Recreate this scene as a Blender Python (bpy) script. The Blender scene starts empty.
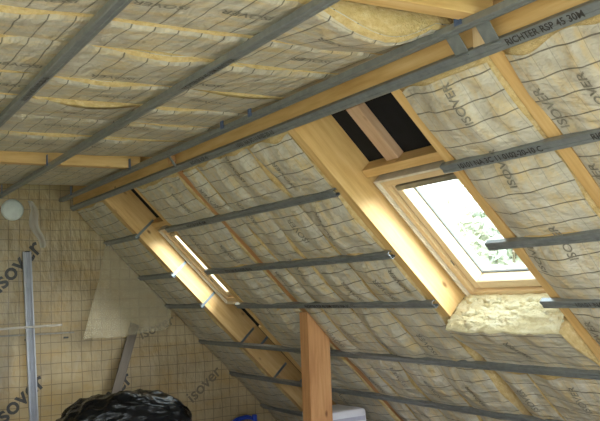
import bpy, bmesh, math, random
from mathutils import Matrix, Vector, noise

random.seed(7)
SC = bpy.context.scene
COL = SC.collection
Z0 = 2.40                       # height of the uppermost slope channel above the floor
A = 0.804163                    # roof pitch (46 degrees)
CA, SA = math.cos(A), math.sin(A)

# ------------------------------------------------------------------ camera
cam_d = bpy.data.cameras.new('camera')
cam_d.sensor_width = 36.0
cam_d.lens = 842.027 / 600 * 36.0
cam_d.clip_start = 0.05
cam = bpy.data.objects.new('camera', cam_d)
COL.objects.link(cam)
right = Vector((0.86582363, -0.4990625, -0.03586174))
up = Vector((-0.01678316, -0.10060061, 0.99478533))
fwd = Vector((0.50006776, 0.86070677, 0.09547823))
cm = Matrix((right, up, -fwd)).transposed().to_4x4()
cm.translation = Vector((-2.0582, -7.7362, Z0 - 0.83136))
cam.matrix_world = cm
SC.camera = cam

# ------------------------------------------------------------------ sky, lights, exposure
SC.view_settings.view_transform = 'Standard'
SC.view_settings.look = 'None'
SC.view_settings.gamma = 1.0
SC.view_settings.use_curve_mapping = False
SC.view_settings.exposure = 1.26
W = bpy.data.worlds.new('overcast_sky')
SC.world = W
W.use_nodes = True
bg = W.node_tree.nodes['Background']
bg.inputs['Color'].default_value = (0.84, 0.93, 1.0, 1)      # even overcast sky
bg.inputs['Strength'].default_value = 2.9

# hazy sun, high over the right-hand roof, shining in through the roof windows
sun_d = bpy.data.lights.new('hazy_sun', 'SUN')
sun_d.energy = 7.0
sun_d.angle = math.radians(42)
sun_d.color = (1.0, 0.97, 0.92)
sun = bpy.data.objects.new('hazy_sun', sun_d)
COL.objects.link(sun)
_to = Vector((CA * 0.0 + SA * 0.66, -0.75, CA * 0.66)).normalized()      # towards the sun
sun.matrix_world = _to.to_track_quat('Z', 'Y').to_matrix().to_4x4()

# the photographer's flash
fl_d = bpy.data.lights.new('camera_flash', 'POINT')
fl_d.energy = 30.0
fl_d.shadow_soft_size = 0.03
fl_o = bpy.data.objects.new('camera_flash', fl_d)
COL.objects.link(fl_o)
fl_o.location = cm.translation + up * 0.07 + right * 0.03

# ------------------------------------------------------------------ materials
def nt(name):
    m = bpy.data.materials.new(name)
    m.use_nodes = True
    n = m.node_tree
    return m, n, n.nodes['Principled BSDF']

def node(n, kind, **kw):
    x = n.nodes.new(kind)
    for k, v in kw.items():
        setattr(x, k, v)
    return x

def ramp(n, stops):
    r = node(n, 'ShaderNodeValToRGB')
    el = r.color_ramp.elements
    while len(el) < len(stops):
        el.new(0.5)
    for e, (p, c) in zip(el, stops):
        e.position = p
        e.color = (*c, 1)
    return r

def noise_tex(n, vec, scale, detail=3, rough=0.55):
    t = node(n, 'ShaderNodeTexNoise')
    t.inputs['Scale'].default_value = scale
    t.inputs['Detail'].default_value = detail
    t.inputs['Roughness'].default_value = rough
    n.links.new(vec, t.inputs['Vector'])
    return t

def bump(n, h, b, strength, dist=0.01):
    x = node(n, 'ShaderNodeBump')
    x.inputs['Strength'].default_value = strength
    x.inputs['Distance'].default_value = dist
    n.links.new(h, x.inputs['Height'])
    n.links.new(x.outputs['Normal'], b.inputs['Normal'])

def mapped(n, out, scale):
    mp = node(n, 'ShaderNodeMapping')
    mp.inputs['Scale'].default_value = scale
    n.links.new(out, mp.inputs['Vector'])
    return mp.outputs['Vector']

def mat_wood(name, c0, c1, c2, knots=True):
    m, n, b = nt(name)
    tc = node(n, 'ShaderNodeTexCoord')
    oi = node(n, 'ShaderNodeObjectInfo')
    add = node(n, 'ShaderNodeVectorMath', operation='ADD')
    mul = node(n, 'ShaderNodeVectorMath', operation='SCALE')
    n.links.new(oi.outputs['Random'], mul.inputs['Scale'])
    mul.inputs[0].default_value = (7.3, 3.1, 5.7)
    n.links.new(tc.outputs['Object'], add.inputs[0])
    n.links.new(mul.outputs[0], add.inputs[1])
    v = mapped(n, add.outputs[0], (1.2, 14, 14))
    g = noise_tex(n, v, 2.2, 5, 0.6)
    r = ramp(n, [(0.28, c0), (0.52, c1), (0.75, c2)])
    n.links.new(g.outputs['Fac'], r.inputs['Fac'])
    col = r.outputs['Color']
    if knots:
        v2 = mapped(n, add.outputs[0], (3.0, 6.0, 6.0))
        vo = node(n, 'ShaderNodeTexVoronoi')
        vo.inputs['Scale'].default_value = 1.1
        n.links.new(v2, vo.inputs['Vector'])
        kr = ramp(n, [(0.035, (1, 1, 1)), (0.10, (0, 0, 0))])
        n.links.new(vo.outputs['Distance'], kr.inputs['Fac'])
        mx = node(n, 'ShaderNodeMix', data_type='RGBA')
        mx.inputs[7].default_value = (c0[0] * .5, c0[1] * .42, c0[2] * .35, 1)
        n.links.new(kr.outputs['Color'], mx.inputs[0])
        n.links.new(col, mx.inputs[6])
        col = mx.outputs[2]
    n.links.new(col, b.inputs['Base Color'])
    b.inputs['Roughness'].default_value = 0.55
    bump(n, g.outputs['Fac'], b, 0.15, 0.003)
    return m

def mat_plain(name, c, rough=0.5, metal=0.0, var=0.15, scale=12, bumps=0.0):
    m, n, b = nt(name)
    tc = node(n, 'ShaderNodeTexCoord')
    g = noise_tex(n, tc.outputs['Object'], scale, 4)
    lo = tuple(x * (1 - var) for x in c)
    hi = tuple(min(1, x * (1 + var)) for x in c)
    r = ramp(n, [(0.3, lo), (0.7, hi)])
    n.links.new(g.outputs['Fac'], r.inputs['Fac'])
    n.links.new(r.outputs['Color'], b.inputs['Base Color'])
    b.inputs['Roughness'].default_value = rough
    b.inputs['Metallic'].default_value = metal
    if bumps:
        bump(n, g.outputs['Fac'], b, bumps, 0.01)
    return m

def mat_grid(name, c0, c1, tint, line, step_u, step_v, wu, wv, ku, kv, rough=0.42, wrinkle=0.5, tscale=5.0, thresh=(0.47, 0.66)):
    """printed membrane: printed square grid in UV metres over a mottled film"""
    m, n, b = nt(name)
    tc = node(n, 'ShaderNodeTexCoord')
    uv = tc.outputs['UV']
    wob = noise_tex(n, uv, 3.0, 2)
    ws = node(n, 'ShaderNodeVectorMath', operation='SCALE')
    ws.inputs['Scale'].default_value = 0.035
    n.links.new(wob.outputs['Color'], ws.inputs[0])
    ad = node(n, 'ShaderNodeVectorMath', operation='ADD')
    n.links.new(uv, ad.inputs[0])
    n.links.new(ws.outputs[0], ad.inputs[1])
    sep = node(n, 'ShaderNodeSeparateXYZ')
    n.links.new(ad.outputs[0], sep.inputs[0])
    def lines(out, step, w, k):
        d = node(n, 'ShaderNodeMath', operation='DIVIDE'); d.inputs[1].default_value = step
        n.links.new(out, d.inputs[0])
        f = node(n, 'ShaderNodeMath', operation='FRACT'); n.links.new(d.outputs[0], f.inputs[0])
        l = node(n, 'ShaderNodeMath', operation='LESS_THAN'); l.inputs[1].default_value = w / step
        n.links.new(f.outputs[0], l.inputs[0])
        s = node(n, 'ShaderNodeMath', operation='MULTIPLY'); s.inputs[1].default_value = k
        n.links.new(l.outputs[0], s.inputs[0])
        return s.outputs[0]
    lu = lines(sep.outputs['X'], step_u, wu, ku)
    lv = lines(sep.outputs['Y'], step_v, wv, kv)
    mxl = node(n, 'ShaderNodeMath', operation='MAXIMUM')
    n.links.new(lu, mxl.inputs[0]); n.links.new(lv, mxl.inputs[1])
    g = noise_tex(n, uv, tscale, 5, 0.6)
    r = ramp(n, [(0.3, c0), (0.6, c1)])
    n.links.new(g.outputs['Fac'], r.inputs['Fac'])
    g2 = noise_tex(n, mapped(n, uv, (1.0, 2.2, 1)), tscale * 1.3, 4, 0.65)
    tr = ramp(n, [(thresh[0], (0, 0, 0)), (thresh[1], (0.85, 0.85, 0.85))])
    n.links.new(g2.outputs['Fac'], tr.inputs['Fac'])
    m1 = node(n, 'ShaderNodeMix', data_type='RGBA')
    n.links.new(tr.outputs['Color'], m1.inputs[0])
    n.links.new(r.outputs['Color'], m1.inputs[6])
    m1.inputs[7].default_value = (*tint, 1)
    m2 = node(n, 'ShaderNodeMix', data_type='RGBA')
    n.links.new(mxl.outputs[0], m2.inputs[0])
    n.links.new(m1.outputs[2], m2.inputs[6])
    m2.inputs[7].default_value = (*line, 1)
    n.links.new(m2.outputs[2], b.inputs['Base Color'])
    b.inputs['Roughness'].default_value = rough
    g3 = noise_tex(n, mapped(n, uv, (9, 4, 1)), 2.2, 4, 0.5)
    bump(n, g3.outputs['Fac'], b, wrinkle, 0.03)
    return m

M = {}
M['pine'] = mat_wood('pine', (0.53, 0.31, 0.11), (0.66, 0.425, 0.18), (0.74, 0.52, 0.26))
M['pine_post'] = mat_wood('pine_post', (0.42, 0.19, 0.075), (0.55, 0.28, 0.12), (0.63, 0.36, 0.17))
M['pine_pale'] = mat_wood('pine_pale', (0.62, 0.43, 0.24), (0.72, 0.54, 0.33), (0.78, 0.62, 0.42), False)
M['pine_pink'] = mat_wood('pine_pink', (0.50, 0.30, 0.19), (0.60, 0.40, 0.27), (0.68, 0.48, 0.34))
M['board_grey'] = mat_wood('board_grey', (0.085, 0.065, 0.05), (0.12, 0.092, 0.07), (0.15, 0.115, 0.09), False)
M['floor'] = mat_wood('floor_boards', (0.33, 0.30, 0.26), (0.40, 0.36, 0.31), (0.46, 0.42, 0.36), False)
M['zinc'] = mat_plain('galvanised_steel', (0.275, 0.30, 0.325), 0.42, 0.6, 0.12, 30)
M['zinc_strap'] = mat_plain('galvanised_strap', (0.22, 0.27, 0.31), 0.38, 0.6, 0.10, 40)
M['clip_blue'] = mat_plain('blue_zinc_clip', (0.10, 0.15, 0.30), 0.45, 0.3, 0.2, 40)
M['stud'] = mat_plain('pale_steel_stud', (0.42, 0.43, 0.48), 0.42, 0.25, 0.08, 14)
M['facing'] = mat_grid('printed_facing', (0.42, 0.385, 0.325), (0.60, 0.56, 0.49), (0.63, 0.48, 0.25), (0.075, 0.065, 0.05),
                       0.092, 0.074, 0.0055, 0.0035, 0.8, 0.28, 0.36, 0.9, 5.0, (0.455, 0.69))
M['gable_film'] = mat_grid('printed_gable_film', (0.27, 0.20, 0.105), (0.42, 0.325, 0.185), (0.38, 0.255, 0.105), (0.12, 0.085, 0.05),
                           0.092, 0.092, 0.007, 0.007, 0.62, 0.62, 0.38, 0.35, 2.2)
M['ink'] = mat_plain('black_print', (0.045, 0.042, 0.04), 0.5, 0, 0.3, 40)
M['ink_grey'] = mat_plain('grey_print', (0.24, 0.22, 0.185), 0.5, 0, 0.3, 40)
M['ink_faint'] = mat_plain('faint_print', (0.17, 0.135, 0.085), 0.5, 0, 0.2, 40)
M['felt'] = mat_plain('black_felt', (0.003, 0.003, 0.005), 0.95, 0, 0.4, 20, 0.2)
M['boards_dark'] = mat_plain('dark_boards', (0.10, 0.075, 0.05), 0.8, 0, 0.3, 6)

def mat_wool(name, lo, mid, hi):
    m, n, b = nt(name)
    tc = node(n, 'ShaderNodeTexCoord')
    g = noise_tex(n, mapped(n, tc.outputs['Object'], (18, 6, 34)), 1.4, 6, 0.7)
    r = ramp(n, [(0.3, lo), (0.5, mid), (0.72, hi)])
    n.links.new(g.outputs['Fac'], r.inputs['Fac'])
    n.links.new(r.outputs['Color'], b.inputs['Base Color'])
    b.inputs['Roughness'].default_value = 0.95
    g2 = noise_tex(n, tc.outputs['Object'], 60, 5, 0.7)
    bump(n, g2.outputs['Fac'], b, 0.7, 0.02)
    return m
M['wool'] = mat_wool('mineral_wool', (0.52, 0.35, 0.14), (0.64, 0.47, 0.23), (0.74, 0.60, 0.36))
M['wool_pale'] = mat_wool('cut_mineral_wool', (0.72, 0.61, 0.33), (0.84, 0.77, 0.52), (0.90, 0.86, 0.68))

def mat_film(name, c, fac, rough=0.35):
    m, n, b = nt(name)
    b.inputs['Base Color'].default_value = (*c, 1)
    b.inputs['Roughness'].default_value = rough
    tc = node(n, 'ShaderNodeTexCoord')
    g = noise_tex(n, tc.outputs['Object'], 6, 4)
    bump(n, g.outputs['Fac'], b, 0.4, 0.03)
    tr = node(n, 'ShaderNodeBsdfTransparent')
    mx = node(n, 'ShaderNodeMixShader')
    mx.inputs[0].default_value = fac
    n.links.new(tr.outputs[0], mx.inputs[1])
    n.links.new(b.outputs[0], mx.inputs[2])
    n.links.new(mx.outputs[0], n.nodes['Material Output'].inputs['Surface'])
    return m
M['flap'] = mat_film('cream_film', (0.66, 0.58, 0.41), 0.28)
M['tape'] = mat_film('clear_tape', (0.55, 0.51, 0.46), 0.42)

def mat_glass():
    m, n, b = nt('window_glass')
    tr = node(n, 'ShaderNodeBsdfTransparent'); tr.inputs[0].default_value = (0.93, 0.97, 0.96, 1)
    gl = node(n, 'ShaderNodeBsdfGlossy'); gl.inputs['Roughness'].default_value = 0.02
    mx = node(n, 'ShaderNodeMixShader')
    mx.inputs[0].default_value = 0.05; n.links.new(tr.outputs[0], mx.inputs[1]); n.links.new(gl.outputs[0], mx.inputs[2])
    n.links.new(mx.outputs[0], n.nodes['Material Output'].inputs['Surface'])
    n.nodes.remove(b)
    return m
M['glass'] = mat_glass()
M['seal'] = mat_plain('rubber_seal', (0.10, 0.11, 0.11), 0.6)
M['vent'] = mat_plain('olive_grey_metal', (0.27, 0.26, 0.21), 0.45, 0.4)
M['sash'] = mat_wood('lacquered_pine', (0.70, 0.55, 0.37), (0.76, 0.62, 0.44), (0.80, 0.68, 0.50), False)
M['lining'] = mat_plain('white_lining', (0.70, 0.64, 0.55), 0.6)
M['flash'] = mat_plain('grey_flashing', (0.20, 0.20, 0.21), 0.5, 0.5)
M['orb'] = mat_plain('pale_orb', (0.62, 0.66, 0.64), 0.5, 0, 0.12, 14)
M['blue'] = mat_plain('blue_cable', (0.02, 0.06, 0.42), 0.35)
M['pack'] = mat_plain('white_wrap', (0.74, 0.73, 0.80), 0.35, 0, 0.06, 9, 0.2)
M['pack_print'] = mat_plain('lilac_print', (0.45, 0.44, 0.56), 0.4)
M['leaf'] = mat_plain('pale_leaves', (0.58, 0.61, 0.50), 0.6, 0, 0.35, 3)
M['bark'] = mat_plain('bark', (0.22, 0.17, 0.13), 0.9, 0, 0.3, 9)
M['grass'] = mat_plain('grass', (0.16, 0.22, 0.09), 0.9, 0, 0.3, 2)
def mat_bag():
    m, n, b = nt('black_polythene')
    b.inputs['Base Color'].default_value = (0.006, 0.007, 0.009, 1)
    b.inputs['Roughness'].default_value = 0.14
    b.inputs['IOR'].default_value = 1.38
    tc = node(n, 'ShaderNodeTexCoord')
    g = noise_tex(n, mapped(n, tc.outputs['Object'], (1.0, 1.0, 2.2)), 5.0, 5, 0.6)
    bump(n, g.outputs['Fac'], b, 0.5, 0.06)
    return m
M['bag'] = mat_bag()

# ------------------------------------------------------------------ frames and builders
def frame_slope():            # local u = down the slope, v = along the ridge, w = up into the roof
    m = Matrix(((CA, 0, SA), (0, 1, 0), (-SA, 0, CA))).to_4x4()
    m.translation = Vector((0, 0, Z0))
    return m
def frame_ceiling():
    m = Matrix.Identity(4)
    m.translation = Vector((0, 0, Z0))
    return m
FS, FC = frame_slope(), frame_ceiling()
T = Matrix.Translation

def tag(o, label=None, cat=None, group=None, kind=None):
    if label: o['label'] = label
    if cat: o['category'] = cat
    if group: o['group'] = group
    if kind: o['kind'] = kind
    return o

def thing(name, mat, label, cat, group=None):
    o = bpy.data.objects.new(name, None)
    COL.objects.link(o)
    o.empty_display_size = 0.1
    o.matrix_world = mat
    return tag(o, label, cat, group)

def link(name, me, mat, parent=None, mw=None):
    o = bpy.data.objects.new(name, me)
    COL.objects.link(o)
    if mat is not None:
        me.materials.clear(); me.materials.append(M[mat])
    if parent is not None:
        o.parent = parent                    # mw is local to the parent
        if mw is not None: o.matrix_local = mw
    elif mw is not None:
        o.matrix_world = mw
    return o

def box_mesh(name, sx, sy, sz, bevel=0.0, centre=(0, 0, 0)):
    bm = bmesh.new()
    bmesh.ops.create_cube(bm, size=1)
    bmesh.ops.scale(bm, vec=(sx, sy, sz), verts=bm.verts)
    if bevel:
        bmesh.ops.bevel(bm, geom=bm.edges[:], offset=bevel, segments=2, affect='EDGES', profile=0.6)
    bmesh.ops.translate(bm, vec=centre, verts=bm.verts)
    me = bpy.data.meshes.new(name); bm.to_mesh(me); bm.free()
    return me

def boxr(name, u, v, w, mat, parent=None, frame=None, bevel=0.0):
    """box from ranges; long axis put on local X so the grain follows it"""
    ext = [abs(r[1] - r[0]) for r in (u, v, w)]
    c = [(r[0] + r[1]) / 2 for r in (u, v, w)]
    k = ext.index(max(ext))
    if k == 0:
        rot = Matrix.Identity(4); d = ext
    elif k == 1:
        rot = Matrix.Rotation(math.pi / 2, 4, 'Z'); d = (ext[1], ext[0], ext[2])
    else:
        rot = Matrix.Rotation(-math.pi / 2, 4, 'Y'); d = (ext[2], ext[1], ext[0])
    me = box_mesh(name, *d, bevel)
    mw = T(c) @ rot
    if frame is not None: mw = frame @ mw
    return link(name, me, mat, parent, mw)

def mesh_py(name, verts, faces, uvs=None, smooth=False):
    me = bpy.data.meshes.new(name)
    me.from_pydata(verts, [], faces)
    if uvs is not None:
        l = me.uv_layers.new(name='UVMap')
        for lp in me.loops:
            l.data[lp.index].uv = uvs[lp.vertex_index]
    if smooth:
        me.polygons.foreach_set('use_smooth', [True] * len(me.polygons))
    me.update()
    return me

_txt = {}
def text_mesh(s, size, bold=0.0):
    """flat glyph mesh, centred on its own middle"""
    key = (s, size, bold)
    if key not in _txt:
        cu = bpy.data.curves.new('t', 'FONT')
        cu.body = s; cu.size = size; cu.offset = bold
        cu.align_x = 'CENTER'; cu.align_y = 'CENTER'
        cu.resolution_u = 3
        o = bpy.data.objects.new('t', cu); COL.objects.link(o)
        bpy.context.view_layer.update()
        dg = bpy.context.evaluated_depsgraph_get()
        me = bpy.data.meshes.new_from_object(o.evaluated_get(dg))
        bpy.data.objects.remove(o); bpy.data.curves.remove(cu)
        bm = bmesh.new(); bm.from_mesh(me)
        bmesh.ops.triangulate(bm, faces=bm.faces[:])
        bmesh.ops.subdivide_edges(bm, edges=[e for e in bm.edges if e.calc_length() > size * .35], cuts=1)
        bmesh.ops.triangulate(bm, faces=bm.faces[:])
        _txt[key] = ([tuple(v.co) for v in bm.verts], [tuple(v.index for v in f.verts) for f in bm.faces])
        bm.free(); bpy.data.meshes.remove(me)
    return _txt[key]

def n3(x, y, z=0.0): return noise.noise(Vector((x, y, z)))

# ------------------------------------------------------------------ the setting
# floor
fl = boxr('floor', (-4.4, 2.6), (-9.2, 0.0), (-2.50, -2.40), 'floor', frame=FC); tag(fl, kind='structure')
# roof lining behind the right slope, with the two window openings
def slab_with_holes(name, u0, u1, v0, v1, w0, w1, holes, mat, frame):
    us = sorted({u0, u1, *[h[0] for h in holes], *[h[1] for h in holes]})
    vs = sorted({v0, v1, *[h[2] for h in holes], *[h[3] for h in holes]})
    bm = bmesh.new()
    for i in range(len(us) - 1):
        for j in range(len(vs) - 1):
            cu, cv = (us[i] + us[i + 1]) / 2, (vs[j] + vs[j + 1]) / 2
            if any(h[0] < cu < h[1] and h[2] < cv < h[3] for h in holes): continue
            g = bmesh.ops.create_cube(bm, size=1)['verts']
            bmesh.ops.scale(bm, vec=(us[i + 1] - us[i], vs[j + 1] - vs[j], w1 - w0), verts=g)
            bmesh.ops.translate(bm, vec=(cu, cv, (w0 + w1) / 2), verts=g)
    me = bpy.data.meshes.new(name); bm.to_mesh(me); bm.free()
    return link(name, me, mat, None, frame)
WIN = [(0.53, 1.46, -4.90, -4.12), (0.53, 1.46, -1.58, -0.92)]
wr = slab_with_holes('wall_right', -0.75, 3.75, -9.2, 0.0, 0.25, 0.31, WIN, 'felt', FS); tag(wr, kind='structure')
ce = boxr('ceiling', (-3.3, 0.12), (-9.2, 0.0), (0.30, 0.36), 'boards_dark', frame=FC); tag(ce, kind='structure')

# gable wall, covered with printed membrane
def gable():
    X0, X1, NX, NZ = -4.6, 2.75, 150, 62
    vs, uv, fs = [], [], []
    for i in range(NX + 1):
        x = X0 + (X1 - X0) * i / NX
        zt = min(0.55, -(x - 0.45) / CA * SA + 0.30) if x > 0 else min(0.55, 0.55 + (x + 2.6) * 1.0355)
        zt = max(zt, -2.38)
        for j in range(NZ + 1):
            z = -2.4 + (zt + 2.4) * j / NZ
            y = -0.012 + 0.012 * n3(x * 2.2, z * 2.2, 3) + 0.006 * n3(x * 7, z * 4, 9)
            y -= 0.02 * max(0, n3(x * 1.1, z * .5, 20))
            vs.append((x, min(y, -.002), z)); uv.append((x, z))
    for i in range(NX):
        for j in range(NZ):
            a = i * (NZ + 1) + j
            fs.append((a, a + NZ + 1, a + NZ + 2, a + 1))
    b0 = len(vs)
    body = mesh_py('wall_back', [(-4.6, 0.0, -2.4), (2.75, 0.0, -2.4), (2.75, 0, -2.3), (0, 0, 0.62), (-2.4, 0, 0.62), (-4.6, 0, -1.6),
                                 (-4.6, 0.1, -2.4), (2.75, 0.1, -2.4), (2.75, .1, -2.3), (0, 0.1, 0.62), (-2.4, 0.1, 0.62), (-4.6, .1, -1.6)],
                   [(0, 1, 2, 3, 4, 5), (11, 10, 9, 8, 7, 6), (0, 6, 7, 1), (1, 7, 8, 2), (2, 8, 9, 3), (3, 9, 10, 4), (4, 10, 11, 5), (5, 11, 6, 0)])
    w = link('wall_back', body, 'boards_dark', None, T((0, 0, Z0))); tag(w, kind='structure')
    me = mesh_py('membrane', vs, fs, uv, True)
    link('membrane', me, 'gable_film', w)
    def letters(txt, x, z, ang, size, mat, bold=0.004):
        pv, pf = text_mesh(txt, size, bold)
        c, s = math.cos(ang), math.sin(ang)
        out = [(x + px * c - py * s, -0.052, z + px * s + py * c) for px, py, _ in pv]
        # follow the film
        out = [(a, min(-0.004, -0.012 + 0.012 * n3(a * 2.2, c2 * 2.2, 3) + 0.006 * n3(a * 7, c2 * 4, 9) - 0.02 * max(0, n3(a * 1.1, c2 * .5, 20))) - 0.004, c2) for a, b, c2 in out]
        link('lettering', mesh_py('lettering', out, pf), mat, w)
    letters('isover', -0.50, -0.52, math.radians(46), 0.218, 'ink')
    letters('isover', -0.483, -1.69, math.radians(41), 0.215, 'ink')
    letters('isover', 0.33, -1.715, math.radians(40), 0.20, 'ink')
    letters('isover', 1.27, -1.70, math.radians(40), 0.17, 'ink_faint', 0.002)
    letters('isover', 0.80, -1.12, math.radians(22), 0.15, 'ink_faint', 0.002)
    letters('isover', -1.55, -0.60, math.radians(51), 0.215, 'ink')
    letters('isover', -1.55, -1.755, math.radians(38), 0.185, 'ink')
    # joint between two runs of film and its printed dashes
    link('film_joint', box_mesh('film_joint', 1.05, 0.004, 0.012), 'ink_grey', w, T((-0.52, -0.036, -1.128)))
    for x in (-0.07, -0.41):
        link('joint_mark', box_mesh('joint_mark', 0.045, 0.004, 0.016), 'ink', w, T((x, -0.036, -1.17)))
    # creased pale strip of film under the ceiling
    vs, fs = [], []
    for i in range(15):
        t = i / 14
        x = -0.385 + 0.10 * t + 0.02 * math.sin(t * 9)
        z = 0.06 - 0.42 * t
        for k in range(4):
            vs.append((x + (k - 1.5) * 0.022 * (0.6 + 0.6 * math.sin(t * 3.1)), -0.05 - 0.016 * (k % 2) + 0.01 * n3(t * 6, k), z + 0.02 * n3(k, t * 5)))
    for i in range(14):
        for k in range(3):
            a = i * 4 + k; fs.append((a, a + 1, a + 5, a + 4))
    link('film_crease', mesh_py('film_crease', vs, fs, None, True), 'tape', w)
    return w
wall_back = gable()

# left slope of the roof (mirror of the right one), outside the picture
def left_slope():
    vs, uv, fs = [], [], []
    NU, NV = 24, 60
    for i in range(NU + 1):
        s = 3.3 * i / NU
        for j in range(NV + 1):
            y = -9.2 + 9.18 * j / NV
            w = 0.02 - 0.03 * abs(math.sin(math.pi * s / .45)) * abs(math.sin(math.pi * y / .6))
            vs.append((-2.62 - s * CA - w * SA, y, -s * SA + w * CA)); uv.append((s, y))
    for i in range(NU):
        for j in range(NV):
            a = i * (NV + 1) + j; fs.append((a, a + 1, a + NV + 2, a + NV + 1))
    n0 = len(vs)
    out = [(x - 0.2, y, z + 0.2) for x, y, z in vs]
    vs2 = vs + out; uv2 = uv + uv
    f2 = fs + [tuple(n0 + k for k in reversed(f)) for f in fs]
    o = link('wall_left', mesh_py('wall_left', vs2, f2, uv2, True), 'facing', None, T((0, 0, Z0))); tag(o, kind='structure')
left_slope()

# ------------------------------------------------------------------ timbers
def timber(name, u, v, w, mat, frame, label, cat):
    return tag(boxr(name, u, v, w, mat, None, frame, 0.003), label, cat)
timber('rafter', (0.0, 3.22), (-0.90, -0.83), (0.018, 0.243), 'pine', FS, 'deep pine rafter beside the far roof window, daylight on its side', 'rafter')
timber('rafter', (0.0, 3.22), (-1.70, -1.63), (0.018, 0.243), 'pine', FS, 'pine rafter on the near side of the far roof window', 'rafter')
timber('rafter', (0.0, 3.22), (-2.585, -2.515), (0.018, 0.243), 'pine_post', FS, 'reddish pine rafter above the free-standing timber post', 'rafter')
timber('rafter', (0.0, 1.405), (-4.10, -4.03), (0.018, 0.243), 'pine', FS, 'deep pine rafter left of the near roof window, side glowing with daylight', 'rafter')
timber('rafter', (0.0, 3.22), (-4.985, -4.925), (0.018, 0.243), 'pine', FS, 'pine rafter edging the right side of the near roof window', 'rafter')
timber('rafter', (0.0, 3.22), (-5.585, -5.52), (0.018, 0.243), 'pine', FS, 'narrow strip of pine rafter nearest the right edge of the picture', 'rafter')
timber('rafter', (0.0, 3.22), (-6.60, -6.53), (0.018, 0.243), 'pine', FS, 'pine rafter beyond the right edge of the picture', 'rafter')
timber('purlin', (0.0, 0.10), (-8.8, -0.06), (0.02, 0.27), 'pine', FC, 'long pine purlin running along the top of the slope', 'beam')
timber('header_beam', (0.455, 0.505), (-4.92, -4.105), (0.165, 0.243), 'pine', FS, 'short pine header across the top of the near roof window', 'beam')
timber('trimmer', (1.55, 3.22), (-1.628, -1.575), (0.018, 0.243), 'pine', FS, 'doubled pine timber below the far roof window', 'rafter')
timber('header_beam', (0.455, 0.505), (-1.625, -0.905), (0.165, 0.243), 'pine', FS, 'short pine header across the top of the far roof window', 'beam')
timber('batten', (0.11, 0.452), (-4.405, -4.305), (0.195, 0.243), 'pine_pink', FS, 'pinkish pine batten between two black felt gaps above window', 'batten')
timber('ceiling_joist', (-2.6, -0.03), (-1.99, -1.91), (0.090, 0.28), 'pine', FC, 'ochre timber ceiling joist showing across the far ceiling', 'joist')
timber('ceiling_joist', (-2.6, -0.03), (-5.63, -5.555), (0.089, 0.28), 'pine', FC, 'bare timber ceiling joist at the top of the picture', 'joist')
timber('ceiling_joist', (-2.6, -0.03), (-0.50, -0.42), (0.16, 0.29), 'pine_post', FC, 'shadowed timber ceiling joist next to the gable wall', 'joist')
timber('packing_block', (-0.016, -0.003), (-5.565, -5.50), (0.0, 0.11), 'pine_pale', FC, 'pale pine block between two steel hangers on the purlin', 'block')
timber('packing_block', (-0.036, -0.004), (-2.60, -2.54), (0.035, 0.085), 'pine_post', FC, 'small reddish block on the far part of the purlin', 'block')

def sloped_post():
    # post cut to the roof pitch under the rafter
    x0, x1, y0, y1 = 0.955, 1.130, -2.605, -2.485
    t = lambda x: -x * SA / CA + 0.010 / CA
    vs = [(x0, y0, -2.4), (x1, y0, -2.4), (x1, y1, -2.4), (x0, y1, -2.4), (x0, y0, t(x0)), (x1, y0, t(x1)), (x1, y1, t(x1)), (x0, y1, t(x0))]
    b = Vector((x0, y0, -2.4))
    rot = Matrix.Rotation(-math.pi / 2, 4, 'Y')          # grain on local X
    mw = T(b) @ rot
    inv = rot.inverted()
    lv = [tuple(inv @ (Vector(v) - b)) for v in vs]
    bm = bmesh.new()
    bv = [bm.verts.new(v) for v in lv]
    for f in ((3, 2, 1, 0), (4, 5, 6, 7), (0, 1, 5, 4), (1, 2, 6, 5), (2, 3, 7, 6), (3, 0, 4, 7)):
        bm.faces.new([bv[k] for k in f])
    bmesh.ops.bevel(bm, geom=bm.edges[:], offset=0.004, segments=2, affect='EDGES')
    bmesh.ops.recalc_face_normals(bm, faces=bm.faces[:])
    me = bpy.data.meshes.new('timber_post'); bm.to_mesh(me); bm.free()
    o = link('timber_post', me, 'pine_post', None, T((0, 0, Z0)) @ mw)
    tag(o, 'upright pine post with a slanted top, in front of the slope', 'post')
sloped_post()

# ------------------------------------------------------------------ insulation
UCH_S = [0.0, 0.448, 0.908, 1.288, 1.787, 2.25, 2.73, 3.2]
UCH_C = [-2.41, -1.832, -1.254, -0.6755, -0.0997]
def span(u, chs):
    if u <= chs[0] or u >= chs[-1]: return 0.25
    for a, b in zip(chs, chs[1:]):
        if a <= u <= b: return math.sin(math.pi * (u - a) / (b - a))
    return 0.0

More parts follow.
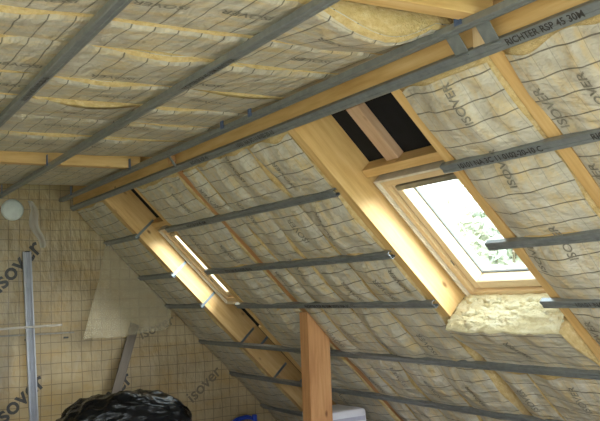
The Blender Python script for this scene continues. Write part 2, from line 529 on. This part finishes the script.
def make_batt(frame, u0, u1, v0, v1, label, texts=(), sag=0.03, mode='slope', seed=0, wbase=0.013, lift=None, group=None, wool='wool', core_over=0.004, size=0.060, ragged=0.028, gap=0.016):
    chs = UCH_S if mode == 'slope' else UCH_C
    def fw(u, v):
        t = (v - v0) / (v1 - v0)
        sp = span(u, chs)
        if mode == 'slope':
            w = wbase - sag * (0.25 + 0.75 * sp) * max(0, math.sin(math.pi * min(1, max(0, t)))) ** 0.7 * (0.75 + 0.5 * n3(u * 1.7, v * 2.5, seed))
            w += (0.012 * n3(u * 5 + seed, v * 9, 1.3) + 0.010 * n3(u * 2.2, v * 14, seed + .5)) * (0.25 + sp)
            w = min(w, wbase + 0.003)
            if sp < 0.12: w = max(w, 0.0145)
        else:
            w = wbase - sag * (0.12 + 0.88 * sp ** 0.8) * (1.0 - 0.85 * t) * max(0.15, 0.75 + 1.8 * n3(u * 1.6, seed * 3.1, 2)) + 0.006 * t + (0.085 * t ** 6 if seed == 37 else 0)
            w += 0.007 * n3(u * 4 + seed, v * 9, 1.3) * sp
            if sp < 0.15: w = max(w, 0.0905)
        if lift: w += lift(u, v)
        return w
    root = thing('insulation_batt', frame @ T((u0, v0, 0)), label, 'insulation', group)
    O = Vector((u0, v0, 0))
    # facing
    nu, nv = max(6, int((u1 - u0) / 0.045)), max(8, int((v1 - v0) / 0.03))
    vs, uv, fs = [], [], []
    for i in range(nu + 1):
        for j in range(nv + 1):
            a, b = i / nu, j / nv
            uu = u0 + (u1 - u0) * a
            e0 = gap * (0.6 + 2.4 * n3(uu * 3.1, seed * 1.7, 5))
            e1 = gap * (0.6 + 2.4 * n3(uu * 3.1, seed * 1.7, 15))
            vv = v0 + e0 + (v1 - v0 - e0 - e1) * b
            us = ragged * (1.0 + 1.6 * n3(vv * 5, seed, 8))
            uu = u0 + us + (u1 - u0 - us) * a
            wf = fw(uu, vv)
            if mode == 'ceiling' and j == 0:          # the film is folded up over part of the near edge
                vv = v0 - 0.003; wf += 0.030 * min(1, max(0, 0.55 + 2.2 * n3(uu * 1.9, seed * 2.3, 11)))
            vs.append(Vector((uu, vv, wf)) - O); uv.append((uu, vv))
    for i in range(nu):
        for j in range(nv):
            a = i * (nv + 1) + j; fs.append((a, a + 1, a + nv + 2, a + nv + 1))
    link('facing', mesh_py('facing', vs, fs, uv, True), 'facing', root)
    # wool behind it: closed body
    nu2, nv2 = max(6, int((u1 - u0) / 0.05)), max(6, int((v1 - v0) / 0.04))
    vs, fs = [], []
    top = 0.20
    def idx(i, j, k): return (k * (nu2 + 1) + i) * (nv2 + 1) + j
    for k in range(2):
        for i in range(nu2 + 1):
            for j in range(nv2 + 1):
                uu = u0 + (u1 - u0) * i / nu2
                vv = v0 + (v1 - v0) * j / nv2
                if k == 0:
                    w = fw(min(u1 - .01, max(u0 + .01, uu)), vv) + core_over
                    if j in (0, nv2): w += 0.006 + 0.008 * n3(uu * 9, seed, j)
                    if i == 0: uu += 0.012 * n3(vv * 12, seed, 4)
                    w += 0.002
                else: w = top
                vs.append(Vector((uu, vv, w)) - O)
    for i in range(nu2):
        for j in range(nv2):
            fs.append((idx(i, j, 0), idx(i, j + 1, 0), idx(i + 1, j + 1, 0), idx(i + 1, j, 0)))
            fs.append((idx(i, j, 1), idx(i + 1, j, 1), idx(i + 1, j + 1, 1), idx(i, j + 1, 1)))
    for i in range(nu2):
        fs.append((idx(i, 0, 0), idx(i + 1, 0, 0), idx(i + 1, 0, 1), idx(i, 0, 1)))
        fs.append((idx(i, nv2, 0), idx(i, nv2, 1), idx(i + 1, nv2, 1), idx(i + 1, nv2, 0)))
    for j in range(nv2):
        fs.append((idx(0, j, 0), idx(0, j, 1), idx(0, j + 1, 1), idx(0, j + 1, 0)))
        fs.append((idx(nu2, j, 0), idx(nu2, j + 1, 0), idx(nu2, j + 1, 1), idx(nu2, j, 1)))
    link('wool', mesh_py('wool', vs, fs, None, True), wool, root)
    # brand lettering: reads towards the ridge
    for (tu, tv) in texts:
        pv, pf = text_mesh('ISOVER', size, 0.0008)
        out = []
        for px, py, _ in pv:
            uu, vv = tu - px, tv + py
            out.append(Vector((uu, vv, fw(uu, vv) - 0.0035)) - O)
        link('lettering', mesh_py('lettering', out, pf), 'ink_grey', root)
    return root, fw

SE = 3.2
make_batt(FS, 0.02, SE, -0.825, -0.02, 'film-faced insulation strip in the corner between gable and far rafter', [(0.35, -.4), (1.2, -.45), (2.2, -.4)], 0.035, seed=1)
make_batt(FS, 0.02, SE, -2.51, -1.705, 'insulation strip between far roof window and the reddish rafter', [(0.62, -1.9), (0.25, -2.25), (0.75, -2.30), (1.3, -2.1), (1.75, -2.3), (2.3, -2.0)], 0.052, seed=2)
make_batt(FS, 0.02, SE, -2.83, -2.59, 'narrow insulation strip directly right of the timber post top', [(0.28, -2.72), (1.05, -2.70), (1.60, -2.73), (2.1, -2.7)], 0.038, seed=3)
make_batt(FS, 0.02, SE, -3.185, -2.83, 'second narrow insulation strip right of the timber post', [(0.45, -3.0), (0.95, -3.02), (1.56, -2.95), (1.98, -3.08)], 0.042, seed=4)
make_batt(FS, 0.02, SE, -3.585, -3.185, 'insulation strip with yellow seams, midway between the two windows', [(0.13, -3.32), (0.65, -3.40), (1.16, -3.43), (1.70, -3.28), (2.05, -3.40)], 0.048, seed=5)
make_batt(FS, 0.02, SE, -4.025, -3.585, 'insulation strip left of the deep rafter at the near window', [(0.26, -3.73), (0.63, -3.745), (1.15, -3.78), (1.62, -3.72), (2.05, -3.8), (1.1, -3.96)], 0.052, seed=6)
# under the near window: it bulges out of the bay, wool showing on its cut top
def lift_win(u, v):
    t = min(1, max(0, (u - 1.43) / 0.34))
    return -0.072 * (1 - t * t * (3 - 2 * t))
bw, fww = make_batt(FS, 1.43, 1.80, -4.915, -4.10, 'torn insulation below the near roof window with bright exposed wool', [(1.60, -4.50)], 0.012, seed=7, lift=lift_win, wool='wool', ragged=0.004, gap=0.004)
def cut_wool(root):
    O = Vector((1.43, -4.915, 0))
    NV, NW = 110, 44
    vs, fs = [], []
    for i in range(NV + 1):
        v = -4.918 + 0.815 * i / NV
        for j in range(NW + 1):
            t = j / NW
            w0 = fww(1.44, v) - 0.004
            w = w0 + (0.215 - w0) * t
            f = noise.fractal(Vector((v * 9, w * 30, 2.0)), 0.6, 2.1, 5)
            g = n3(v * 3.2, w * 5, 7)
            edge = min(1, 5 * min(t, 1 - t) + .15)
            u = 1.428 - 0.012 * t - (0.014 * f + 0.028 * g + 0.022) * edge
            w += 0.010 * noise.noise(Vector((v * 22, w * 40, 5))) * edge
            vs.append(Vector((u, v, w)) - O)
    for i in range(NV):
        for j in range(NW):
            a = i * (NW + 1) + j; fs.append((a, a + 1, a + NW + 2, a + NW + 1))
    b0 = len(vs)
    # skirt back into the batt
    ring = [i * (NW + 1) for i in range(NV + 1)]
    for k in ring: vs.append(vs[k] + Vector((0.03, 0, 0.01)))
    for q in range(NV): fs.append((ring[q], ring[q + 1], b0 + q + 1, b0 + q))
    me = mesh_py('cut_face', vs, fs, None, True)
    link('cut_face', me, 'wool_pale', root)
    # loose tufts
    for k, (v, w, r) in enumerate([(-4.86, 0.01, .028), (-4.80, .06, .034), (-4.70, 0.03, .03), (-4.55, .10, .034), (-4.45, .02, .03), (-4.35, .14, .036), (-4.22, .05, .034), (-4.16, .15, .032), (-4.62, .15, .032), (-4.30, -.03, .026), (-4.86, .13, .03)]):
        bm = bmesh.new(); bmesh.ops.create_icosphere(bm, subdivisions=3, radius=1)
        for vv in bm.verts:
            c = vv.co
            d = 1 + 0.55 * noise.fractal(c * 1.8 + Vector((k * 5, 0, 0)), 0.7, 2.1, 4)
            vv.co = Vector((c.x * .55, c.y * 1.7, c.z * .75)) * r * d
        me = bpy.data.meshes.new('wool_tuft'); bm.to_mesh(me); bm.free()
        me.polygons.foreach_set('use_smooth', [True] * len(me.polygons))
        link('wool_tuft', me, 'wool_pale', root, T(Vector((1.412 - .02 * n3(k, 2), v, w)) - O))
cut_wool(bw)
make_batt(FS, 1.805, SE, -4.355, -4.10, 'narrow insulation strip at lower right under the torn wool', [(2.05, -4.22)], 0.038, seed=8)
make_batt(FS, 1.805, SE, -4.915, -4.355, 'wide insulation strip in the lower right corner below the torn wool', [(1.98, -4.64), (2.1, -4.80)], 0.045, seed=9)
make_batt(FS, 0.02, SE, -5.515, -4.99, 'pale printed insulation strip right of the near roof window', [(0.16, -5.28), (0.50, -5.25), (0.92, -5.27), (1.50, -5.06), (0.98, -5.06)], 0.052, seed=10)
make_batt(FS, 0.02, SE, -6.525, -5.59, 'brightest insulation strip at the right edge of the picture', [(0.30, -5.64), (0.66, -5.64), (0.28, -5.86), (0.8, -5.9), (0.2, -6.2)], 0.052, seed=11)
make_batt(FS, 0.02, SE, -8.8, -6.605, 'insulation strip beyond the right edge of the picture', [(0.4, -7.0), (0.8, -7.6)], 0.052, seed=12)

CB = [(-8.8, -5.70, 'ceiling insulation strip cut off by the top edge of the picture', [(-0.4, -6.0)]),
      (-5.45, -5.02, 'ceiling insulation strip with a thick yellow edge beside bare joist', [(-0.41, -5.24), (-0.80, -5.27), (-1.10, -5.25), (-1.45, -5.2)]),
      (-5.02, -4.68, 'second ceiling insulation strip from the bare joist', [(-0.3, -4.85)]),
      (-4.68, -4.20, 'third ceiling insulation strip from the bare joist', [(-0.96, -4.30), (-0.55, -4.33), (-1.36, -4.33)]),
      (-4.20, -3.80, 'fourth ceiling insulation strip from the bare joist', [(-1.3, -4.0), (-0.85, -3.98), (-0.4, -4.02)]),
      (-3.80, -3.38, 'fifth ceiling insulation strip from the bare joist', [(-0.9, -3.6), (-0.45, -3.55)]),
      (-3.38, -2.93, 'sixth ceiling insulation strip from the bare joist', [(-0.53, -3.28), (-0.9, -3.2)]),
      (-2.93, -2.00, 'ceiling insulation strip in front of the ochre joist', [(-0.5, -2.7), (-0.9, -2.7)]),
      (-1.90, -0.73, 'farthest ceiling insulation strip, between ochre joist and gable wall', [(-0.45, -1.6), (-0.9, -1.3)])]
for k, (a, b, lab, tx) in enumerate(CB):
    make_batt(FC, -2.6, -0.045, a + 0.004, b - 0.004, lab, tx, [.03, .062, .016, .026, .014, .022, .012, .018, .012][k], 'ceiling', seed=30 + k, wbase=0.112, ragged=0.005, gap=0.008, core_over=0.006)

# ------------------------------------------------------------------ steel channels
def channel_mesh(length, w=0.045, d=0.027, t=0.0016):
    """open C profile along +Y, web towards -Z"""
    h, b = w / 2, d / 2
    outer = [(-h + .012, b), (-h, b), (-h, -b + .004), (-h + .004, -b), (-.006, -b), (-.004, -b + .0025), (.004, -b + .0025), (.006, -b), (h - .004, -b), (h, -b + .004), (h, b), (h - .012, b)]
    inner = [(-h + .012, b - t), (-h + t, b - t), (-h + t, -b + .005), (-h + .005, -b + t), (-.0055, -b + t), (-.0035, -b + .0025 + t), (.0035, -b + .0025 + t), (.0055, -b + t), (h - .005, -b + t), (h - t, -b + .005), (h - t, b - t), (h - .012, b - t)]
    n = len(outer)
    loop = outer + inner[::-1]
    m = len(loop)
    vs = [(x, 0, z) for x, z in loop] + [(x, length, z) for x, z in loop]
    fs = [(i, i + m, (i + 1) % m + m, (i + 1) % m) for i in range(m)]
    for i in range(n - 1):
        fs.append((i, i + 1, m - 2 - i, m - 1 - i))
        fs.append((m + i, 2 * m - 1 - i, 2 * m - 2 - i, m + i + 1))
    me = mesh_py('channel_profile', vs, fs)
    bm = bmesh.new(); bm.from_mesh(me); bmesh.ops.recalc_face_normals(bm, faces=bm.faces[:]); bm.to_mesh(me); bm.free()
    return me

def channel(frame, u, w, v0, v1, label, texts=(), straps=(), clips=(), tsize=0.037, width=0.045):
    root = thing('metal_channel', frame @ T((u, v0, w)), label, 'metal channel', 'galvanised channels under the roof')
    link('channel_profile', channel_mesh(v1 - v0, width), 'zinc', root)
    for s, v in texts:
        pv, pf = text_mesh(s, tsize, 0.0006)
        # reads towards -v, letters' top towards -u
        out = [(-py - 0.001, v - px - v0, -0.0135 - 0.0012) for px, py, _ in pv]
        link('lettering', mesh_py('lettering', out, pf), 'ink', root)
    for (v, w0, w1, wid) in straps:
        link('hanger_strap', box_mesh('hanger_strap', wid, 0.003, w1 - w0, 0.0006), 'zinc_strap', root, T((0, v - v0, (w0 + w1) / 2 - w)))
    for v in clips:
        link('hanger_clip', box_mesh('hanger_clip', 0.004, 0.038, 0.075, 0.001), 'clip_blue', root, T((-0.026, v - v0, 0.035)))
    return root
R1 = [(-0.9025, -0.016, 0.205, 0.022)]
channel(FS, 0.0, 0.0, -8.8, -0.03, 'top slope channel printed RICHTER RSP 45, under the long purlin',
        [('RICHTER RSP 45 30M', -5.83), ('10101 NA 3C 11 0102-20-10', -3.75), ('RICHTER RSP 45', -3.0), ('10101 NA 3C 11 0102-20-10', -6.7)])
TX = [('10101 NA 3C 11 0102-20-10 C', -5.26), ('RICHTER RSP 45 30M', -5.90)]
channel(FS, 0.448, 0.0, -8.8, -4.915, 'printed channel stub crossing beside the top of the near window', TX)
channel(FS, 0.448, 0.0, -4.045, -1.61, 'channel of the second row between the two roof windows', [('RICHTER RSP 45 30M', -2.2)])
channel(FS, 0.448, 0.0, -0.91, -0.03, 'short channel of the second row between far rafter and gable', (), R1)
channel(FS, 0.908, 0.0, -8.8, -4.82, 'channel stub jutting over the glass of the near roof window', [('RICHTER RSP 45 30M', -5.75)])
channel(FS, 0.908, 0.0, -4.07, -1.61, 'channel of the third row between the two roof windows', [('10101 NA 3C 11 0102-20-10', -2.2)])
channel(FS, 0.908, 0.0, -0.91, -0.03, 'short channel of the third row between far rafter and gable', (), R1)
channel(FS, 1.288, 0.0, -8.8, -4.88, 'channel stub ending just above the torn wool', [('10101 NA 3C 11 0102-20-10', -5.3), ('RICHTER RSP 45', -5.8)])
channel(FS, 1.288, 0.0, -4.09, -1.60, 'channel of the fourth row passing above the timber post', [('RICHTER RSP 45 30M 10101 NA 3C 11', -3.0)])
channel(FS, 1.288, 0.0, -0.91, -0.03, 'short channel of the fourth row between far rafter and gable', (), R1)
channel(FS, 1.787, 0.0, -8.8, -0.03, 'unbroken channel running behind the timber post below the torn wool', (), R1 + [(-1.29, 0.014, 0.16, 0.022)])
channel(FS, 2.25, 0.0, -8.8, -0.03, 'second lowest channel, behind the timber post near the bottom edge', (), R1 + [(-1.38, 0.014, 0.16, 0.022)])
channel(FS, 2.73, 0.0, -8.8, -0.03, 'lowest channel in view, beside the blue cable coil', ())
CZ = 0.0738
channel(FC, -1.2541, CZ, -8.8, -0.03, 'ceiling channel nearest the top left corner', [('10101 NA 3C 11 0102-20-10', -4.15)], (), [-2.03, -5.6])
channel(FC, -0.6755, CZ, -8.8, -0.03, 'middle ceiling channel running down to the pale round disc', [('RICHTER RSP 45 30M 10101 NA', -4.65)], (), [-2.03, -5.59, -0.46])
channel(FC, -0.0997, CZ, -8.8, -0.03, 'ceiling channel alongside the long purlin', (), (), [-0.46, -2.03, -3.59, -3.93, -5.55])
channel(FC, -1.832, CZ, -8.8, -0.03, 'ceiling channel left of the picture', (), (), [-2.03])
# wide hangers between ceiling edge channel and slope channel
for y, lab in ((-5.445, 'left of two grey steel hangers across the purlin'), (-5.605, 'right of two grey steel hangers across the purlin'), (-2.635, 'small grey steel hanger across the far purlin')):
    wd = 0.068 if y < -3 else 0.035
    root = thing('steel_hanger', FC @ T((-0.045, y, 0.045)), lab, 'hanger', 'steel hangers on the purlin')
    link('plate', box_mesh('plate', 0.003, wd, 0.115, 0.001), 'zinc', root, Matrix.Rotation(-0.62, 4, 'Y'))
    link('foot', box_mesh('foot', 0.020, wd, 0.003, 0.001), 'zinc', root, T((0.022, 0, -0.047)))

# ------------------------------------------------------------------ roof windows
def roof_window(name, u0, u1, v0, v1, label):
    root = thing(name, FS @ T((u0, v0, 0)), label, None)
    root['kind'] = 'structure'
    O = Vector((u0, v0, 0))
    loc = T(-O)
    def ring(nm, a0, a1, b0, b1, wd, w0, w1, mat, bev=0.004, parent=root):
        boxr(nm, (a0, a0 + wd), (b0 + wd, b1 - wd), (w0, w1), mat, parent, loc, bev)
        boxr(nm, (a1 - wd, a1), (b0 + wd, b1 - wd), (w0, w1), mat, parent, loc, bev)
        boxr(nm, (a0, a1), (b0, b0 + wd), (w0, w1), mat, parent, loc, bev)
        boxr(nm, (a0, a1), (b1 - wd, b1), (w0, w1), mat, parent, loc, bev)
    ring('lining', u0 - 0.015, u1 + 0.015, v0 - 0.012, v1 + 0.012, 0.012, 0.165, 0.30, 'lining', 0.001)
    ring('frame_bar', u0, u1, v0, v1, 0.042, 0.185, 0.34, 'pine_pale')
    ring('sash_bar', u0 + .045, u1 - .045, v0 + .045, v1 - .045, 0.052, 0.205, 0.325, 'sash', 0.008)
    ring('glazing_seal', u0 + .097, u1 - .097, v0 + .097, v1 - .097, 0.007, 0.272, 0.285, 'seal', 0)
    boxr('pane', (u0 + .095, u1 - .095), (v0 + .095, v1 - .095), (0.285, 0.289), 'glass', root, loc)
    boxr('vent_bar', (u0 + .052, u0 + .082), (v0 + .09, v1 - .09), (0.186, 0.2045), 'vent', root, loc, 0.004)
    boxr('latch', (u0 + 0.6, u0 + 0.635), (v1 - .046, v1 - .040), (0.196, 0.2), 'seal', root, loc)
    ring('flashing', u0 - .09, u1 + .09, v0 - .09, v1 + .09, 0.085, 0.315, 0.335, 'flash', 0)
    return root
roof_window('window_1', 0.555, 1.425, -4.885, -4.135, 'near roof window with pine frame and bright sky')
roof_window('window_2', 0.555, 1.425, -1.575, -0.925, 'far roof window, only a bright sliver of frame visible')

# ------------------------------------------------------------------ things in the room
def P(x, y, z): return Vector((x, y, z + Z0))
# steel stud leaning on the gable
def stud():
    top, bot = P(-0.422, -0.085, -0.398), P(-0.395, -0.30, -2.398)
    d = (top - bot); L = d.length; d.normalize()
    x = Vector((1, 0, 0)); z = x.cross(d).normalized(); x = d.cross(z).normalized()
    mw = Matrix((x, d, z)).transposed().to_4x4(); mw.translation = bot
    me = channel_mesh(L, 0.072, 0.045, 0.002)
    link('steel_stud', me, 'stud', None, mw)
    tag(bpy.data.objects['steel_stud'], 'pale steel stud leaning upright against the gable membrane', 'stud')
    c = bot + d * (L * 0.66)
    tape = link('adhesive_tape', box_mesh('adhesive_tape', 0.80, 0.003, 0.022), 'tape', None, T(Vector((-0.54, c.y - 0.032, c.z + .02))) @ Matrix.Rotation(-.02, 4, 'Y'))
    tag(tape, 'thin translucent tape strip stretched across the pale steel stud', 'tape')
stud()

# board leaning on the gable
def board():
    top, bot = P(0.565, -0.07, -1.08), P(0.06, -0.36, -2.385)
    d = (top - bot); L = d.length; d.normalize()
    y = Vector((0, 1, 0)); z = d.cross(y).normalized(); y = z.cross(d).normalized()
    mw = Matrix((d, y, z)).transposed().to_4x4(); mw.translation = (top + bot) / 2
    o = link('board', box_mesh('board', L, 0.022, 0.085, 0.002), 'board_grey', None, mw)
    tag(o, 'weathered grey-brown board leaning on the gable behind black bundle', 'board')
board()

# loose film flap hanging from the slope edge
def flap():
    tops = [(0.30, -0.30), (0.62, -0.62), (0.93, -0.95)]
    bots = [(0.045, -1.19), (0.46, -1.185), (0.86, -1.14)]
    N, K = 26, 26
    def lerp(pts, t):
        t *= 2; i = min(1, int(t)); f = t - i
        return ((1 - f) * pts[i][0] + f * pts[i + 1][0], (1 - f) * pts[i][1] + f * pts[i + 1][1])
    vs, fs = [], []
    for i in range(N + 1):
        a = i / N
        t0, b0 = lerp(tops, a), lerp(bots, a)
        for j in range(K + 1):
            b = j / K
            x = t0[0] + (b0[0] - t0[0]) * b; z = t0[1] + (b0[1] - t0[1]) * b
            y = -0.07 - 0.13 * math.sin(b * 1.6) * (1 - .5 * a) + 0.03 * math.sin(a * 11 + b) * b
            vs.append((x + 0.01 * n3(a * 4, b * 4), min(y, -.055), z + 0.012 * n3(a * 6, 3) * b))
    for i in range(N):
        for j in range(K):
            q = i * (K + 1) + j; fs.append((q, q + 1, q + K + 2, q + K + 1))
    o = link('film_flap', mesh_py('film_flap', vs, fs, None, True), 'flap', None, T((0, 0, Z0)))
    md = o.modifiers.new('thickness', 'SOLIDIFY'); md.thickness = 0.0008
    tag(o, 'loose cream plastic film hanging over the gable beside far rafter', 'plastic film')
flap()

# added disc imitating a flash-lit dust orb; no part of the gable
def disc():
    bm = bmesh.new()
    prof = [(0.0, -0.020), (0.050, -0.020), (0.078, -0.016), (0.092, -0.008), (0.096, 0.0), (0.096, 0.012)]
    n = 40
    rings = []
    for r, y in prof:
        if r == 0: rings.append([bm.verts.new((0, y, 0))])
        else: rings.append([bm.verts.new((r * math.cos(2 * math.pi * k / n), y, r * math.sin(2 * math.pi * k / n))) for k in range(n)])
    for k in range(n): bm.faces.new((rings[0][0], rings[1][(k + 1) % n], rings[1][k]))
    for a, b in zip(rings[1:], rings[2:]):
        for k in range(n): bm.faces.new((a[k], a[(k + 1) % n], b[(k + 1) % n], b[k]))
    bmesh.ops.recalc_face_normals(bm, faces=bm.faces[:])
    me = bpy.data.meshes.new('orb_disc'); bm.to_mesh(me); bm.free()
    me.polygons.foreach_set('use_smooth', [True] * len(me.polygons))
    o = link('orb_disc', me, 'orb', None, T(P(-0.533, -0.045, -0.022)))
    tag(o, 'pale round disc standing in for a flash-lit dust orb, just below the ceiling', 'disc')
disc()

# black polythene bundle
def bundle():
    N, K = 150, 90
    ax, ay, az = 0.495, 0.30, 0.40
    def sp(c, e): return math.copysign(abs(c) ** e, c)
    vs, fs = [], []
    for i in range(N):
        th = 2 * math.pi * i / N
        for j in range(K + 1):
            ph = -math.pi / 2 + math.pi * j / K
            e = 0.42
            c = sp(math.cos(ph), e)
            p = Vector((ax * c * sp(math.cos(th), 0.6), ay * c * sp(math.sin(th), 0.6), az * sp(math.sin(ph), e)))
            nn = Vector((p.x / ax, p.y / ay, p.z / az)).normalized()
            q = Vector((p.x * 3.0, p.y * 3.0, p.z * 5.0))
            d = 0.030 * noise.noise(q) + 0.022 * abs(noise.noise(q * 2.3 + Vector((4, 0, 0)))) + 0.024 * (1 - 2 * abs(noise.noise(Vector((p.x * 5 + p.z * 7, p.y * 9, p.z * 16))))) + 0.014 * (1 - 2 * abs(noise.noise(Vector((p.x * 6 - p.y * 14, p.y * 8 + p.x * 9, p.z * 9)))))
            p += nn * d
            p.z += (0.03 * math.exp(-((p.x - 0.05) / 0.22) ** 2) - 0.05 * max(0, abs(p.x) - 0.30) / .2) * (p.z > 0)
            p.z = max(p.z, -az)
            vs.append(tuple(p))
    for i in range(N):
        for j in range(K):
            a, b = i * (K + 1) + j, ((i + 1) % N) * (K + 1) + j
            fs.append((a, b, b + 1, a + 1))
    me = mesh_py('plastic_bundle', vs, fs, None, True)
    o = link('plastic_bundle', me, 'bag', None, T(P(-0.005, -1.45, -2.4 + az)))
    tag(o, 'bulky bundle wrapped in glossy black plastic at the bottom edge', 'bundle')
bundle()

# coil of blue cable leaning on the gable
def coil():
    root = thing('cable_coil', T(P(1.61, -0.16, -2.4)), 'coil of blue cable leaning low on the gable wall', 'cable')
    for k in range(4):
        bm = bmesh.new()
        R, r, n, m = 0.175 - 0.008 * k, 0.010, 48, 8
        ring = []
        for i in range(n):
            a = 2 * math.pi * i / n
            rr = R + 0.006 * math.sin(3 * a + k * 2)
            yo = 0.03 * (k - 1.5) * 0.6 + 0.01 * math.sin(2 * a + k) + (-0.09 + 0.45 * (rr * math.sin(a) + R) * 0.35)
            ring.append([bm.verts.new(((rr + r * math.cos(b)) * math.cos(a), yo + r * math.sin(b), R + r + .004 + .02 * k * (k > 0) + (rr + r * math.cos(b)) * math.sin(a))) for b in [2 * math.pi * q / m for q in range(m)]])
        for i in range(n):
            for q in range(m):
                bm.faces.new((ring[i][q], ring[(i + 1) % n][q], ring[(i + 1) % n][(q + 1) % m], ring[i][(q + 1) % m]))
        bmesh.ops.recalc_face_normals(bm, faces=bm.faces[:])
        me = bpy.data.meshes.new('cable_loop'); bm.to_mesh(me); bm.free()
        me.polygons.foreach_set('use_smooth', [True] * len(me.polygons))
        link('cable_loop', me, 'blue', root)
    link('plug', box_mesh('plug', 0.045, 0.04, 0.06, 0.012), 'blue', root, T((0.105, -0.05, 0.355)))
coil()

# white wrapped pack behind the post
def pack():
    root = thing('wrapped_pack', T(P(1.345, -2.28, -2.4)) @ Matrix.Rotation(0.10, 4, 'Z'), 'white film-wrapped pack on the floor behind the timber post', 'package')
    for k, (z0, z1) in enumerate(((0.0, 0.335), (0.34, 0.69))):
        me = box_mesh('bale', 0.36, 0.34, z1 - z0, 0.035, (0, 0, (z0 + z1) / 2))
        bm = bmesh.new(); bm.from_mesh(me)
        bmesh.ops.subdivide_edges(bm, edges=bm.edges[:], cuts=3, use_grid_fill=True)
        for v in bm.verts: v.co += Vector((n3(v.co.x * 9, v.co.y * 9, v.co.z * 9), n3(v.co.y * 9, v.co.z * 9, 4), 0)) * 0.008
        bm.to_mesh(me); bm.free()
        link('bale', me, 'pack', root)
    for z in (0.15, 0.5, 0.62):
        link('print_band', box_mesh('print_band', 0.30, 0.004, 0.03), 'pack_print', root, T((0, -0.178, z)))
pack()

# ------------------------------------------------------------------ outside
g = link('ground', box_mesh('ground', 120, 120, 0.2), 'grass', None, T((0, 0, -3.2))); tag(g, kind='structure')
def tree(x, y, z, h, r, seed, label):
    rnd = random.Random(seed)
    root = thing('tree', T((x, y, z)), label, 'tree')
    bm = bmesh.new()
    bmesh.ops.create_cone(bm, cap_ends=True, segments=10, radius1=0.22, radius2=0.07, depth=h * .8)
    bmesh.ops.translate(bm, vec=(0, 0, h * .4), verts=bm.verts)
    for k in range(7):
        a = rnd.random() * 6.28; z1 = h * (.35 + .06 * k)
        e = Vector((math.cos(a) * r * .8, math.sin(a) * r * .8, z1 + r * .5)); s = Vector((0, 0, z1))
        gq = bmesh.ops.create_cone(bm, cap_ends=True, segments=6, radius1=.07, radius2=.02, depth=(e - s).length)['verts']
        q = (e - s).to_track_quat('Z', 'Y').to_matrix().to_4x4()
        bmesh.ops.transform(bm, matrix=T((e + s) / 2) @ q, verts=gq)
    me = bpy.data.meshes.new('trunk'); bm.to_mesh(me); bm.free()
    link('trunk', me, 'bark', root)
    vs, fs = [], []
    for k in range(2600):
        d = Vector((rnd.gauss(0, 1), rnd.gauss(0, 1), rnd.gauss(0, 1))).normalized() * (rnd.random() ** .45)
        lump = 1 + .35 * n3(d.x * 2 + seed, d.y * 2, d.z * 2)
        c = Vector((d.x * r * lump, d.y * r * lump, h * .68 + d.z * h * .36 * lump))
        ax = Vector((rnd.gauss(0, 1), rnd.gauss(0, 1), rnd.gauss(0, 1))).normalized()
        b = ax.orthogonal().normalized()
        s = .16 + .12 * rnd.random()
        i = len(vs)
        vs += [c - ax * s, c + b * s * .45, c + ax * s, c - b * s * .45]
        fs.append((i, i + 1, i + 2, i + 3))
    o = link('foliage', mesh_py('foliage', vs, fs), 'leaf', root); o['kind'] = 'stuff'
tree(9.6, 4.2, -3.1, 6.9, 2.3, 3, 'pale leafy tree outside, seen through the near roof window')
